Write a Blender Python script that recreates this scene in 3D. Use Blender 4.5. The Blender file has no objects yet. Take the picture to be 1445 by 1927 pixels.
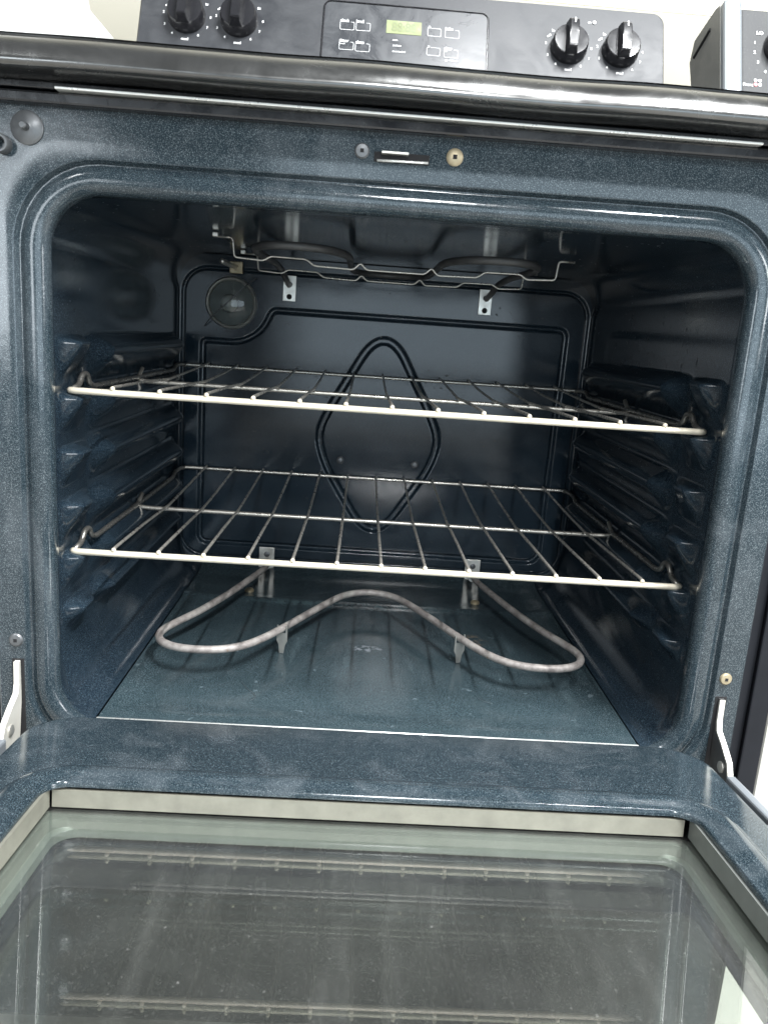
import bpy, bmesh, math, random
import numpy as np
from mathutils import Vector, Matrix
random.seed(7); np.random.seed(7)
sc = bpy.context.scene
C = sc.collection
R = math.radians

# ------------------------------------------------------------------ camera
CAM = dict(loc=(-0.0269, -0.6944, 0.3629), yaw=0.0366, pitch=0.2217, roll=0.0699, f=1502.46 / 1445.0)
def make_camera():
    cy, sy = math.cos(CAM['yaw']), math.sin(CAM['yaw']); cp, sp = math.cos(CAM['pitch']), math.sin(CAM['pitch'])
    f = Vector((sy * cp, cy * cp, -sp)); r = Vector((cy, -sy, 0)); u = r.cross(f)
    cr, sr = math.cos(CAM['roll']), math.sin(CAM['roll'])
    r2 = r * cr + u * sr; u2 = -r * sr + u * cr
    cam = bpy.data.cameras.new('camera'); o = bpy.data.objects.new('camera', cam); C.objects.link(o)
    m = Matrix((r2, u2, -f)).transposed().to_4x4(); m.translation = Vector(CAM['loc'])
    o.matrix_world = m
    cam.sensor_fit = 'HORIZONTAL'; cam.sensor_width = 36.0; cam.lens = 36.0 * CAM['f']
    cam.clip_start = 0.02; cam.clip_end = 100
    cam.dof.use_dof = True; cam.dof.focus_distance = 0.80; cam.dof.aperture_fstop = 26.0
    sc.camera = o
make_camera()

# ------------------------------------------------------------------ world and lamps
w = bpy.data.worlds.new('World'); sc.world = w; w.use_nodes = True
bg = w.node_tree.nodes['Background']; bg.inputs['Color'].default_value = (0.88, 0.96, 1.0, 1); bg.inputs['Strength'].default_value = 0.26

def area(name, loc, target, sx, sy, power, col=(0.97, 0.99, 1.0)):
    l = bpy.data.lights.new(name, 'AREA'); l.shape = 'RECTANGLE'; l.size = sx; l.size_y = sy; l.energy = power; l.color = col
    o = bpy.data.objects.new(name, l); C.objects.link(o); o.location = loc
    o.rotation_euler = (Vector(target) - Vector(loc)).to_track_quat('-Z', 'Y').to_euler()
    return o
# ceiling troffers of the showroom, and daylight from the shop front behind on the left, plus an added side fill
area('ceiling_lamp', (0.85, -1.00, 2.1), (0.85, -1.00, 0), 0.04, 1.2, 170)
area('ceiling_lamp', (0.30, -0.62, 2.1), (0.30, -0.62, 0), 0.04, 0.6, 40)
area('ceiling_lamp', (-1.5, -0.9, 2.1), (-1.5, -0.9, 0), 0.3, 1.2, 30)
area('ceiling_lamp', (0.2, -3.2, 2.1), (0.2, -3.2, 0), 0.3, 1.2, 150)
area('window_and_fill_lamp', (-2.2, -4.4, 0.70), (-2.2, 0, 0.70), 1.1, 1.2, 44, (0.86, 0.94, 1.0))
area('window_and_fill_lamp', (1.2, -4.4, 0.45), (1.2, 0, 0.45), 3.6, 1.35, 52, (0.72, 0.88, 1.0))
area('window_and_fill_lamp', (2.6, -1.8, 1.0), (0, 0, 0.35), 0.8, 1.1, 46, (0.95, 0.98, 1.0))  # added fill lamp at the right, lightens the left oven wall

sc.view_settings.view_transform = 'Standard'; sc.view_settings.look = 'None'
sc.view_settings.exposure = 0.12; sc.view_settings.gamma = 1.0
sc.render.engine = 'CYCLES'
try:
    sc.cycles.max_bounces = 8; sc.cycles.glossy_bounces = 5; sc.cycles.transparent_max_bounces = 16; sc.cycles.sample_clamp_indirect = 4.0
except Exception: pass

# ------------------------------------------------------------------ materials
def new_mat(name):
    m = bpy.data.materials.new(name); m.use_nodes = True
    return m, m.node_tree, m.node_tree.nodes, m.node_tree.links, m.node_tree.nodes['Principled BSDF']
def setin(b, **k):
    for n, v in k.items():
        n = {'base': 'Base Color', 'rough': 'Roughness', 'metal': 'Metallic', 'spec': 'Specular IOR Level', 'coat': 'Coat Weight', 'coatr': 'Coat Roughness', 'trans': 'Transmission Weight', 'ior': 'IOR', 'emit': 'Emission Color', 'emits': 'Emission Strength'}[n]
        if isinstance(v, tuple) and len(v) == 3: v = (*v, 1)
        b.inputs[n].default_value = v
def noise(nt, scale, detail=2, rough=0.5, vec=None, dist=0.0):
    n = nt.nodes.new('ShaderNodeTexNoise'); n.inputs['Scale'].default_value = scale; n.inputs['Detail'].default_value = detail
    n.inputs['Roughness'].default_value = rough; n.inputs['Distortion'].default_value = dist
    if vec is not None: nt.links.new(vec, n.inputs['Vector'])
    return n.outputs['Fac']
def ramp(nt, src, stops):
    r = nt.nodes.new('ShaderNodeValToRGB'); nt.links.new(src, r.inputs['Fac'])
    e = r.color_ramp.elements
    while len(e) < len(stops): e.new(0.5)
    for i, (p, c) in enumerate(stops):
        e[i].position = p; e[i].color = (*c, 1) if isinstance(c, tuple) else (c, c, c, 1)
    return r.outputs['Color']
def mix(nt, fac, a, b, mode='MIX'):
    n = nt.nodes.new('ShaderNodeMix'); n.data_type = 'RGBA'; n.blend_type = mode
    for sock, v in ((n.inputs[0], fac), (n.inputs[6], a), (n.inputs[7], b)):
        if isinstance(v, bpy.types.NodeSocket): nt.links.new(v, sock)
        elif isinstance(v, (int, float)): sock.default_value = v
        else: sock.default_value = (*v, 1)
    return n.outputs[2]
def objco(nt, scale=(1, 1, 1), rot=(0, 0, 0)):
    t = nt.nodes.new('ShaderNodeTexCoord'); mp = nt.nodes.new('ShaderNodeMapping')
    mp.inputs['Scale'].default_value = scale; mp.inputs['Rotation'].default_value = rot
    nt.links.new(t.outputs['Object'], mp.inputs['Vector']); return mp.outputs['Vector']
def bump(nt, b, h, strength, dist=0.001):
    n = nt.nodes.new('ShaderNodeBump'); n.inputs['Strength'].default_value = strength; n.inputs['Distance'].default_value = dist
    nt.links.new(h, n.inputs['Height']); nt.links.new(n.outputs['Normal'], b.inputs['Normal'])
def math_n(nt, op, a, b=None):
    n = nt.nodes.new('ShaderNodeMath'); n.operation = op
    for i, v in enumerate((a, b)):
        if v is None: continue
        if isinstance(v, bpy.types.NodeSocket): nt.links.new(v, n.inputs[i])
        else: n.inputs[i].default_value = v
    return n.outputs[0]

def enamel_mat(name, base, speck, thr, r0, r1, haze, wob=0.30):
    m, nt, N, L, b = new_mat(name); co = objco(nt)
    f1 = noise(nt, 2050, 0, 0.5, co); s1 = ramp(nt, f1, [(thr, 0.0), (thr + 0.20, 0.9)])
    f2 = noise(nt, 900, 0, 0.5, co); s2 = ramp(nt, f2, [(thr + 0.11, 0.0), (thr + 0.18, 0.5)])
    sp = mix(nt, 1.0, s1, s2, 'LIGHTEN')
    big = noise(nt, 9, 4, 0.6, co); tint = mix(nt, big, tuple(x * 0.8 for x in base), tuple(x * 1.25 for x in base))
    col = mix(nt, sp, tint, speck)
    # greasy wiped film: patches with a shape of their own
    film = ramp(nt, noise(nt, 16, 5, 0.62, objco(nt, (1, 1, 0.55)), 1.2), [(0.50, 0.0), (0.78, 1.0)])
    col = mix(nt, math_n(nt, 'MULTIPLY', film, haze), col, (0.36, 0.39, 0.42))
    L.new(col, b.inputs['Base Color'])
    rr = ramp(nt, noise(nt, 22, 5, 0.65, co, 0.6), [(0.3, r0), (0.75, r1)]); L.new(rr, b.inputs['Roughness'])
    wav = noise(nt, 60, 2, 0.5, co)
    h = math_n(nt, 'ADD', math_n(nt, 'MULTIPLY', f1, 0.05), math_n(nt, 'MULTIPLY', wav, wob))
    bump(nt, b, h, 0.10, 0.004)
    return m
M = {}
M['enamel'] = enamel_mat('speckled_navy_enamel', (0.0105, 0.0185, 0.0245), (0.115, 0.14, 0.152), 0.585, 0.06, 0.19, 0.10)
M['liner'] = enamel_mat('speckled_navy_liner', (0.0060, 0.0122, 0.0195), (0.085, 0.115, 0.135), 0.60, 0.04, 0.13, 0.015, 0.06)

def floor_mat():
    m = enamel_mat('stained_navy_floor', (0.014, 0.026, 0.032), (0.12, 0.155, 0.168), 0.57, 0.10, 0.25, 0.04, 0.12)
    nt = m.node_tree; b = nt.nodes['Principled BSDF']
    old = b.inputs['Base Color'].links[0].from_socket
    spots = ramp(nt, noise(nt, 70, 2, 0.5, objco(nt, (1, 1, 1))), [(0.70, 0.0), (0.76, 0.28)])
    streak = ramp(nt, noise(nt, 26, 3, 0.6, objco(nt, (1, 0.13, 1), (0, 0, R(12)))), [(0.60, 0.0), (0.76, 0.35)])
    c = mix(nt, spots, old, (0.20, 0.25, 0.28)); c = mix(nt, streak, c, (0.13, 0.18, 0.20))
    def patch(cx, cy, rx, ry, sc_, lo):
        v = nt.nodes.new('ShaderNodeVectorMath'); v.operation = 'LENGTH'
        mp = nt.nodes.new('ShaderNodeMapping'); t = nt.nodes.new('ShaderNodeTexCoord'); nt.links.new(t.outputs['Object'], mp.inputs['Vector'])
        mp.inputs['Scale'].default_value = (1 / rx, 1 / ry, 0); mp.inputs['Location'].default_value = (-cx / rx, -cy / ry, 0)
        nt.links.new(mp.outputs['Vector'], v.inputs[0])
        inside = ramp(nt, v.outputs['Value'], [(0.55, 1.0), (1.0, 0.0)])
        return math_n(nt, 'MULTIPLY', inside, ramp(nt, noise(nt, sc_, 3, 0.6, objco(nt)), [(lo, 0.0), (lo + 0.10, 1.0)]))
    c = mix(nt, patch(-0.004, 0.190, 0.022, 0.011, 190, 0.47), c, (0.17, 0.19, 0.21))
    c = mix(nt, patch(0.128, 0.235, 0.020, 0.022, 120, 0.48), c, (0.10, 0.085, 0.065))
    c = mix(nt, math_n(nt, 'MULTIPLY', patch(-0.02, 0.335, 0.16, 0.016, 150, 0.45), 0.5), c, (0.07, 0.11, 0.12))
    nt.links.new(c, b.inputs['Base Color']); return m
M['pan'] = floor_mat()
def spatter(m):
    nt = m.node_tree; b = nt.nodes['Principled BSDF']; old = b.inputs['Base Color'].links[0].from_socket
    f = math_n(nt, 'MULTIPLY', ramp(nt, noise(nt, 210, 1, 0.5, objco(nt)), [(0.70, 0.0), (0.75, 0.8)]), ramp(nt, noise(nt, 11, 2, 0.5, objco(nt)), [(0.48, 0.0), (0.60, 1.0)]))
    nt.links.new(mix(nt, f, old, (0.006, 0.005, 0.004)), b.inputs['Base Color'])
    ro = b.inputs['Roughness'].links[0].from_socket; nt.links.new(mix(nt, f, ro, (0.6, 0.6, 0.6)), b.inputs['Roughness'])
spatter(M['liner'])
setin(M['liner'].node_tree.nodes['Principled BSDF'], spec=0.38)

def simple(name, base, rough, metal=0.0, var=0.25, nscale=40, rv=0.1, bmp=0.0, spec=0.5):
    m, nt, N, L, b = new_mat(name); co = objco(nt)
    n = noise(nt, nscale, 4, 0.6, co)
    L.new(mix(nt, n, tuple(x * (1 - var) for x in base), tuple(min(1, x * (1 + var)) for x in base)), b.inputs['Base Color'])
    L.new(ramp(nt, noise(nt, nscale * 0.7, 4, 0.6, co), [(0.3, max(0.02, rough - rv)), (0.7, rough + rv)]), b.inputs['Roughness'])
    setin(b, metal=metal, spec=spec)
    if bmp: bump(nt, b, noise(nt, nscale * 8, 2, 0.5, co), bmp, 0.0005)
    return m
def dusty(name, base, dust, rough, amt, scale=18):
    m, nt, N, L, b = new_mat(name); co = objco(nt)
    d = ramp(nt, noise(nt, scale, 6, 0.68, co, 0.8), [(0.35, 0.0), (0.85, 1.0)])
    fine = ramp(nt, noise(nt, 480, 2, 0.6, co), [(0.60, 0.0), (0.72, 1.0)])
    f = math_n(nt, 'MULTIPLY', math_n(nt, 'ADD', math_n(nt, 'MULTIPLY', d, 0.8), math_n(nt, 'MULTIPLY', fine, 0.35)), amt)
    L.new(mix(nt, f, base, dust), b.inputs['Base Color'])
    L.new(ramp(nt, d, [(0.0, rough), (1.0, min(1, rough + 0.25))]), b.inputs['Roughness'])
    return m
M['gloss_black'] = dusty('glossy_black_edge', (0.006, 0.007, 0.009), (0.25, 0.26, 0.27), 0.10, 0.10, 14)
M['rim'] = dusty('smoky_glossy_rim', (0.105, 0.105, 0.103), (0.34, 0.34, 0.34), 0.15, 0.25, 14); setin(M['rim'].node_tree.nodes['Principled BSDF'], metal=0.9)
M['panel'] = dusty('dusty_dark_panel', (0.018, 0.0195, 0.023), (0.30, 0.31, 0.32), 0.36, 0.09, 20); setin(M['panel'].node_tree.nodes['Principled BSDF'], spec=0.4)
M['panel_matt'] = dusty('scuffed_dark_panel', (0.035, 0.036, 0.038), (0.30, 0.30, 0.29), 0.55, 0.22, 30); setin(M['panel_matt'].node_tree.nodes['Principled BSDF'], spec=0.25)
M['panel_window'] = dusty('smooth_dark_panel', (0.026, 0.028, 0.032), (0.30, 0.31, 0.32), 0.24, 0.12, 24)
M['knob'] = simple('black_knob_plastic', (0.012, 0.012, 0.014), 0.22, 0, 0.2, 60, 0.06)
M['dark'] = simple('matt_black_paint', (0.010, 0.011, 0.014), 0.45, 0, 0.3, 30, 0.1)
setin(M['dark'].node_tree.nodes['Principled BSDF'], spec=0.15)
M['hole'] = simple('recess_shade', (0.003, 0.003, 0.004), 0.8, 0, 0.1)  # near-black stands in for the shade inside holes and slots
M['print'] = simple('white_print', (0.80, 0.80, 0.80), 0.5, 0, 0.04)
M['red_print'] = simple('red_print', (0.75, 0.16, 0.18), 0.5, 0, 0.04)
M['lcd'] = simple('pale_green_display', (0.20, 0.225, 0.12), 0.25, 0, 0.08, 90)
M['lcd_dark'] = simple('display_segment', (0.14, 0.16, 0.08), 0.3, 0, 0.05)
M['wire_front'] = simple('lit_nickel_wire', (0.76, 0.69, 0.56), 0.36, 0.45, 0.22, 70, 0.1)  # pale copy of the rack wire: ceiling light put into its colour
M['wire'] = simple('shaded_aged_wire', (0.48, 0.455, 0.41), 0.32, 0.75, 0.4, 160, 0.12)  # worn wire, darkened in colour for the dim oven interior
M['wire_dark'] = simple('shaded_side_wire', (0.26, 0.25, 0.23), 0.30, 0.8, 0.4, 160, 0.1)  # darkest copy: shade on the side rails put into the colour
M['steel'] = simple('zinc_steel', (0.62, 0.61, 0.57), 0.38, 0.85, 0.2, 90, 0.1, 0.05)
M['hinge'] = simple('pale_hinge_steel', (0.66, 0.64, 0.58), 0.45, 0.4, 0.12, 90, 0.1, 0.05)
M['hinge_dark'] = simple('shaded_hinge_steel', (0.10, 0.10, 0.10), 0.35, 0.5, 0.5, 90, 0.1)  # dark copy of the hinge steel: right arm's shaded side as colour
M['brass'] = simple('yellowed_screw', (0.32, 0.27, 0.18), 0.45, 0.5, 0.25, 260, 0.1)
M['greyscrew'] = simple('grey_screw', (0.11, 0.115, 0.12), 0.42, 0.5, 0.25, 260, 0.1)
M['strip'] = simple('bright_trim', (0.78, 0.78, 0.75), 0.30, 0.6, 0.08, 60, 0.08)
M['cream'] = simple('cream_gasket_metal', (0.145, 0.142, 0.116), 0.55, 0.0, 0.42, 45, 0.1, 0.05)
M['galv'] = simple('galvanised_sheet', (0.11, 0.118, 0.110), 0.42, 0.1, 0.25, 70, 0.1)
M['white'] = simple('white_enamel', (0.82, 0.82, 0.80), 0.22, 0, 0.03, 20)
M['offwhite'] = simple('off_white_body', (0.50, 0.49, 0.45), 0.35, 0, 0.05, 30)
M['greyside'] = dusty('scuffed_grey_side', (0.13, 0.13, 0.12), (0.42, 0.41, 0.38), 0.4, 0.4, 24)
M['greytrim'] = simple('grey_trim', (0.17, 0.185, 0.20), 0.34, 0.1, 0.04, 14, 0.03)
M['wall'] = simple('cream_wall_paint', (0.41, 0.39, 0.325), 0.7, 0, 0.03, 5, 0.05, 0.1)
M['wain'] = simple('beige_wall_panel', (0.30, 0.285, 0.235), 0.6, 0, 0.03, 5, 0.05)
M['ground'] = simple('showroom_floor', (0.31, 0.295, 0.27), 0.45, 0, 0.08, 6, 0.1)
M['blackglass'] = simple('black_glass_border', (0.010, 0.010, 0.014), 0.12, 0, 0.1)
M['bulb'] = simple('frosted_bulb', (0.22, 0.23, 0.22), 0.35, 0, 0.1)
M['lamp_back'] = simple('lamp_reflector', (0.045, 0.05, 0.05), 0.4, 0.3, 0.3, 120)

def element_mat():
    m, nt, N, L, b = new_mat('oxidised_element'); co = objco(nt)
    a = noise(nt, 55, 4, 0.7, co)
    c = ramp(nt, a, [(0.30, (0.12, 0.105, 0.10)), (0.50, (0.28, 0.255, 0.24)), (0.70, (0.42, 0.40, 0.37))])
    rust = ramp(nt, noise(nt, 130, 3, 0.6, co), [(0.66, 0.0), (0.72, 0.8)])
    c = mix(nt, rust, c, (0.20, 0.12, 0.06)); L.new(c, b.inputs['Base Color'])
    setin(b, metal=0.25, rough=0.55); bump(nt, b, noise(nt, 500, 3, 0.6, co), 0.25, 0.0006); return m
M['element'] = element_mat()
M['dark_element'] = simple('dark_oxide_element', (0.055, 0.055, 0.055), 0.5, 0.2, 0.4, 60, 0.1, 0.2)  # darker oxide tone than the bake element

def glass_mat(name, tint, dust, f0=0.09):
    m, nt, N, L, b = new_mat(name); N.remove(b)
    out = N['Material Output']
    lw = N.new('ShaderNodeLayerWeight'); lw.inputs['Blend'].default_value = 0.5
    f = math_n(nt, 'ADD', math_n(nt, 'MULTIPLY', math_n(nt, 'POWER', lw.outputs['Facing'], 5.0), 1 - f0), f0)
    tr = N.new('ShaderNodeBsdfTransparent'); tr.inputs['Color'].default_value = (*tint, 1)
    gl = N.new('ShaderNodeBsdfGlossy'); gl.inputs['Roughness'].default_value = 0.0; gl.inputs['Color'].default_value = (1, 1, 1, 1)
    mx = N.new('ShaderNodeMixShader'); L.new(f, mx.inputs[0]); L.new(tr.outputs[0], mx.inputs[1]); L.new(gl.outputs[0], mx.inputs[2])
    if dust:
        df = N.new('ShaderNodeBsdfDiffuse'); df.inputs['Color'].default_value = (0.57, 0.57, 0.55, 1)
        co = objco(nt)
        streaks = ramp(nt, noise(nt, 55, 3, 0.6, objco(nt, (1, 0.10, 1), (0, 0, R(-9)))), [(0.54, 0.0), (0.90, 0.08)])
        blot = ramp(nt, noise(nt, 14, 5, 0.65, co), [(0.42, 0.0), (0.90, 0.05)])
        spots = ramp(nt, noise(nt, 260, 1, 0.5, co), [(0.75, 0.0), (0.81, 0.32)])
        fine = ramp(nt, noise(nt, 620, 1, 0.5, co), [(0.64, 0.0), (0.74, 0.12)])
        t = mix(nt, 1.0, streaks, blot, 'ADD'); t = mix(nt, 1.0, t, spots, 'LIGHTEN'); t = mix(nt, 1.0, t, fine, 'ADD')
        t = math_n(nt, 'MULTIPLY', math_n(nt, 'ADD', t, 0.05), dust)
        m2 = N.new('ShaderNodeMixShader'); L.new(t, m2.inputs[0]); L.new(mx.outputs[0], m2.inputs[1]); L.new(df.outputs[0], m2.inputs[2])
        L.new(m2.outputs[0], out.inputs['Surface'])
    else: L.new(mx.outputs[0], out.inputs['Surface'])
    return m
M['glass_in'] = glass_mat('dusty_window_glass', (0.93, 0.96, 0.93), 0.30)
M['glass'] = glass_mat('window_glass', (0.95, 0.96, 0.95), 0)
M['lens'] = glass_mat('lamp_lens_glass', (0.80, 0.82, 0.80), 0, 0.035)

# ------------------------------------------------------------------ mesh helpers
def world_loc(o):
    v = Vector(o.location)
    while o.parent: o = o.parent; v += Vector(o.location)
    return v
def obj(name, verts, faces, mat, parent=None, smooth=False, angle=None):
    me = bpy.data.meshes.new(name)
    me.from_pydata([tuple(map(float, v)) for v in verts], [], [tuple(int(i) for i in f) for f in faces])
    me.materials.append(M[mat] if isinstance(mat, str) else mat)
    bm = bmesh.new(); bm.from_mesh(me); bmesh.ops.recalc_face_normals(bm, faces=bm.faces); bm.to_mesh(me); bm.free()
    if smooth:
        me.polygons.foreach_set('use_smooth', [True] * len(me.polygons))
        if angle: me.set_sharp_from_angle(angle=R(angle))
    me.update()
    o = bpy.data.objects.new(name, me); C.objects.link(o)
    if parent is not None: o.parent = parent; o.location = -world_loc(parent)
    return o
def thing(name, label, cat, loc=(0, 0, 0), group=None):
    o = bpy.data.objects.new(name, None); C.objects.link(o); o.location = loc; o.empty_display_size = 0.05
    o['label'] = label; o['category'] = cat
    if group: o['group'] = group
    return o
def xf(verts, fn): return [fn(*v) for v in verts]
def box(x0, x1, y0, y1, z0, z1, bev=0.0):
    bm = bmesh.new(); bmesh.ops.create_cube(bm, size=1.0)
    for v in bm.verts: v.co = Vector(((x0 + x1) / 2 + v.co.x * (x1 - x0), (y0 + y1) / 2 + v.co.y * (y1 - y0), (z0 + z1) / 2 + v.co.z * (z1 - z0)))
    if bev: bmesh.ops.bevel(bm, geom=bm.edges[:], offset=bev, segments=2, profile=0.5, affect='EDGES')
    bm.verts.index_update(); V = [v.co.copy() for v in bm.verts]; F = [[v.index for v in f.verts] for f in bm.faces]; bm.free(); return V, F
def join(*parts):
    V, F = [], []
    for v, f in parts:
        k = len(V); V += list(v); F += [[i + k for i in q] for q in f]
    return V, F
def catmull(pts, sub=6, closed=False):
    P = [Vector(p) for p in pts]; n = len(P); out = []
    rng = range(n) if closed else range(n - 1)
    for i in rng:
        g = lambda k: P[k % n] if closed else P[min(max(k, 0), n - 1)]
        a, b, c, d = g(i - 1), g(i), g(i + 1), g(i + 2)
        for s in range(sub):
            t = s / sub
            out.append(0.5 * ((2 * b) + (c - a) * t + (2 * a - 5 * b + 4 * c - d) * t * t + (3 * b - a - 3 * c + d) * t ** 3))
    if not closed: out.append(P[-1])
    return out
def fillet(pts, r, seg=5, closed=False):
    P = [Vector(p) for p in pts]; n = len(P); out = []
    for i in range(n):
        if not closed and i in (0, n - 1): out.append(P[i]); continue
        a, b, c = P[i - 1], P[i], P[(i + 1) % n]
        d1, d2 = a - b, c - b; l = min(r if not isinstance(r, list) else r[i], d1.length * 0.48, d2.length * 0.48)
        p, q = b + d1.normalized() * l, b + d2.normalized() * l
        for s in range(seg + 1):
            t = s / seg; out.append(p * (1 - t) ** 2 + b * 2 * t * (1 - t) + q * t * t)
    return out
def tube(path, r, n=10, cap=True, wob=0.0):
    P = [Vector(p) for p in path]; V, F = [], []; up = None
    for i, p in enumerate(P):
        t = (P[min(i + 1, len(P) - 1)] - P[max(i - 1, 0)]).normalized()
        if up is None: up = t.orthogonal().normalized()
        up = (up - t * up.dot(t)).normalized(); s = t.cross(up)
        rr = r * (1 + wob * (random.random() - 0.5))
        for k in range(n):
            a = 2 * math.pi * k / n; V.append(p + (up * math.cos(a) + s * math.sin(a)) * rr)
    for i in range(len(P) - 1):
        for k in range(n): F.append([i * n + k, i * n + (k + 1) % n, (i + 1) * n + (k + 1) % n, (i + 1) * n + k])
    if cap:
        F.append(list(range(n))[::-1]); F.append([(len(P) - 1) * n + k for k in range(n)])
    return V, F
def lathe(profile, seg=28, cap_first=True, cap_last=True):
    V, F = [], []; m = len(profile)
    for k in range(seg):
        a = 2 * math.pi * k / seg
        for r_, h in profile: V.append((r_ * math.cos(a), r_ * math.sin(a), h))
    for k in range(seg):
        k2 = (k + 1) % seg
        for i in range(m - 1): F.append([k * m + i, k2 * m + i, k2 * m + i + 1, k * m + i + 1])
    if cap_first: F.append([k * m for k in range(seg)][::-1])
    if cap_last: F.append([k * m + m - 1 for k in range(seg)])
    return V, F
def prism(poly, fn, d0, d1):
    # poly in (a,b); fn(a,b,d)->xyz
    n = len(poly); V = [fn(a, b, d0) for a, b in poly] + [fn(a, b, d1) for a, b in poly]
    F = [list(range(n))[::-1], list(range(n, 2 * n))] + [[i, (i + 1) % n, n + (i + 1) % n, n + i] for i in range(n)]
    return V, F
def rrect(hx0, hx1, z0, z1, r, cs=10, es=8):
    # rounded rectangle loop (a,b) with a fixed number of points
    cx = [(hx1 - r, z1 - r, 0), (hx0 + r, z1 - r, 90), (hx0 + r, z0 + r, 180), (hx1 - r, z0 + r, 270)]
    pts = []
    for i, (x, z, a0) in enumerate(cx):
        arc = [(x + r * math.cos(R(a0 + 90 * k / cs)), z + r * math.sin(R(a0 + 90 * k / cs))) for k in range(cs + 1)]
        pts += arc
        nx, nz, na = cx[(i + 1) % 4]; q = (nx + r * math.cos(R(na)), nz + r * math.sin(R(na))); p = arc[-1]
        pts += [(p[0] + (q[0] - p[0]) * k / es, p[1] + (q[1] - p[1]) * k / es) for k in range(1, es)]
    return pts
def loft(loops, closed=True):
    n = len(loops[0]); V = [p for l in loops for p in l]; F = []
    for i in range(len(loops) - 1):
        for k in range(n if closed else n - 1):
            F.append([i * n + k, i * n + (k + 1) % n, (i + 1) * n + (k + 1) % n, (i + 1) * n + k])
    return V, F
def text_mesh(s, size, align='CENTER'):
    cu = bpy.data.curves.new('t', 'FONT'); cu.body = s; cu.size = size; cu.align_x = align; cu.align_y = 'CENTER'; cu.resolution_u = 2; cu.offset = size * 0.018
    o = bpy.data.objects.new('t', cu); C.objects.link(o); bpy.context.view_layer.update()
    me = o.to_mesh(); V = [tuple(v.co) for v in me.vertices]; F = [list(p.vertices) for p in me.polygons]
    o.to_mesh_clear(); bpy.data.objects.remove(o); bpy.data.curves.remove(cu); return V, F
def sstep(a, b, x):
    t = np.clip((x - a) / (b - a), 0, 1); return t * t * (3 - 2 * t)

# ------------------------------------------------------------------ setting
def struct(o, kind='structure'): o['kind'] = kind; return o
GZ = -0.36
struct(obj('wall', *box(-4, 4, 0.70, 0.80, 0.885, 2.4), 'wall'))
struct(obj('wall_panel', *box(-4, 4, 0.692, 0.80, GZ, 0.882, 0.002), 'wain'))
struct(obj('showroom_floor', *box(-4, 4, -5, 0.70, GZ - 0.05, GZ), 'ground'))

# ------------------------------------------------------------------ the range
RG = thing('electric_range', 'black electric range with its oven door open, showing the speckled navy oven', 'oven range', (0, 0.25, GZ))

# front frame: lofted rounded rectangles round the oven mouth
OX, OZ0, OZ1, ORR = 0.283, -0.004, 0.452, 0.043
def floop(o, y, r=None):
    rr = ORR + o if r is None else r
    return [(a, y, b) for a, b in rrect(-OX - o, OX + o, OZ0 - o, OZ1 + o, max(rr, 0.002))]
prof = [(0.0262, -0.0300), (0.0252, -0.0297), (0.0243, -0.0285), (0.0235, -0.0262), (0.0226, -0.0252), (0.0212, -0.0250), (0.0200, -0.0256), (0.0188, -0.0270), (0.0176, -0.0284), (0.0160, -0.0294), (0.0135, -0.0300), (0.0105, -0.0302), (0.0075, -0.0299), (0.0050, -0.0291), (0.0030, -0.0278), (0.0014, -0.0260), (0.0004, -0.0238), (0.0, -0.0215), (0.0, -0.0185)]
def outer_loop(y, ox, z0, z1):
    return [(a, y, b) for a, b in rrect(-ox, ox, z0, z1, 0.004)]
loops = [outer_loop(-0.012, 0.333, -0.06, 0.5225), outer_loop(-0.0285, 0.333, -0.06, 0.5225), outer_loop(-0.030, 0.3315, -0.0585, 0.521)]
loops += [[(a, -0.030, b) for a, b in rrect(-0.316, 0.316, -0.035, 0.490, 0.05)]]
loops += [floop(o, y) for o, y in prof]
frame = obj('front_frame', *loft(loops), 'enamel', RG, True, 35)

# liner: left wall, ceiling and right wall as one stepped sheet with embossed rack guides
def wave(z, shift):
    p = np.mod((0.336 - shift - z) / 0.049, 1.0)
    w_ = np.where(p < 0.62, 1 - p / 0.62, (p - 0.62) / 0.38)
    return 0.15 * w_ + 0.85 * w_ * w_ * (3 - 2 * w_)
def nose(z):
    p = np.mod((0.3355 - z) / 0.049, 1.0); u = np.clip(1 - p / 0.66, 0, 1)
    return np.maximum(0.45 * u + 0.55 * u * u * (3 - 2 * u), sstep(0.90, 1.0, p))
def guide(y, z):
    top = 1 - sstep(0.337, 0.345, z); bot = sstep(0.066, 0.086, z)
    e1 = sstep(0.012, 0.031, y) * (1 - sstep(0.048, 0.090, y))
    q = np.clip((y - 0.084) / 0.034, 0, 1); e2 = (0.8 * q + 0.2 * q * q * (3 - 2 * q)) * (1 - sstep(0.425, 0.452, y))
    return top * bot * (0.0175 * nose(z) * e1 + 0.0190 * wave(z, 0.009) * e2)
HX, HZ = 0.2930, 0.4535
YB = 0.482
ys = np.unique(np.concatenate([np.linspace(-0.0185, 0.02, 14), np.linspace(0.02, 0.13, 60), np.linspace(0.13, 0.17, 10), np.linspace(0.17, 0.43, 50), np.linspace(0.43, YB, 22)]))
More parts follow.
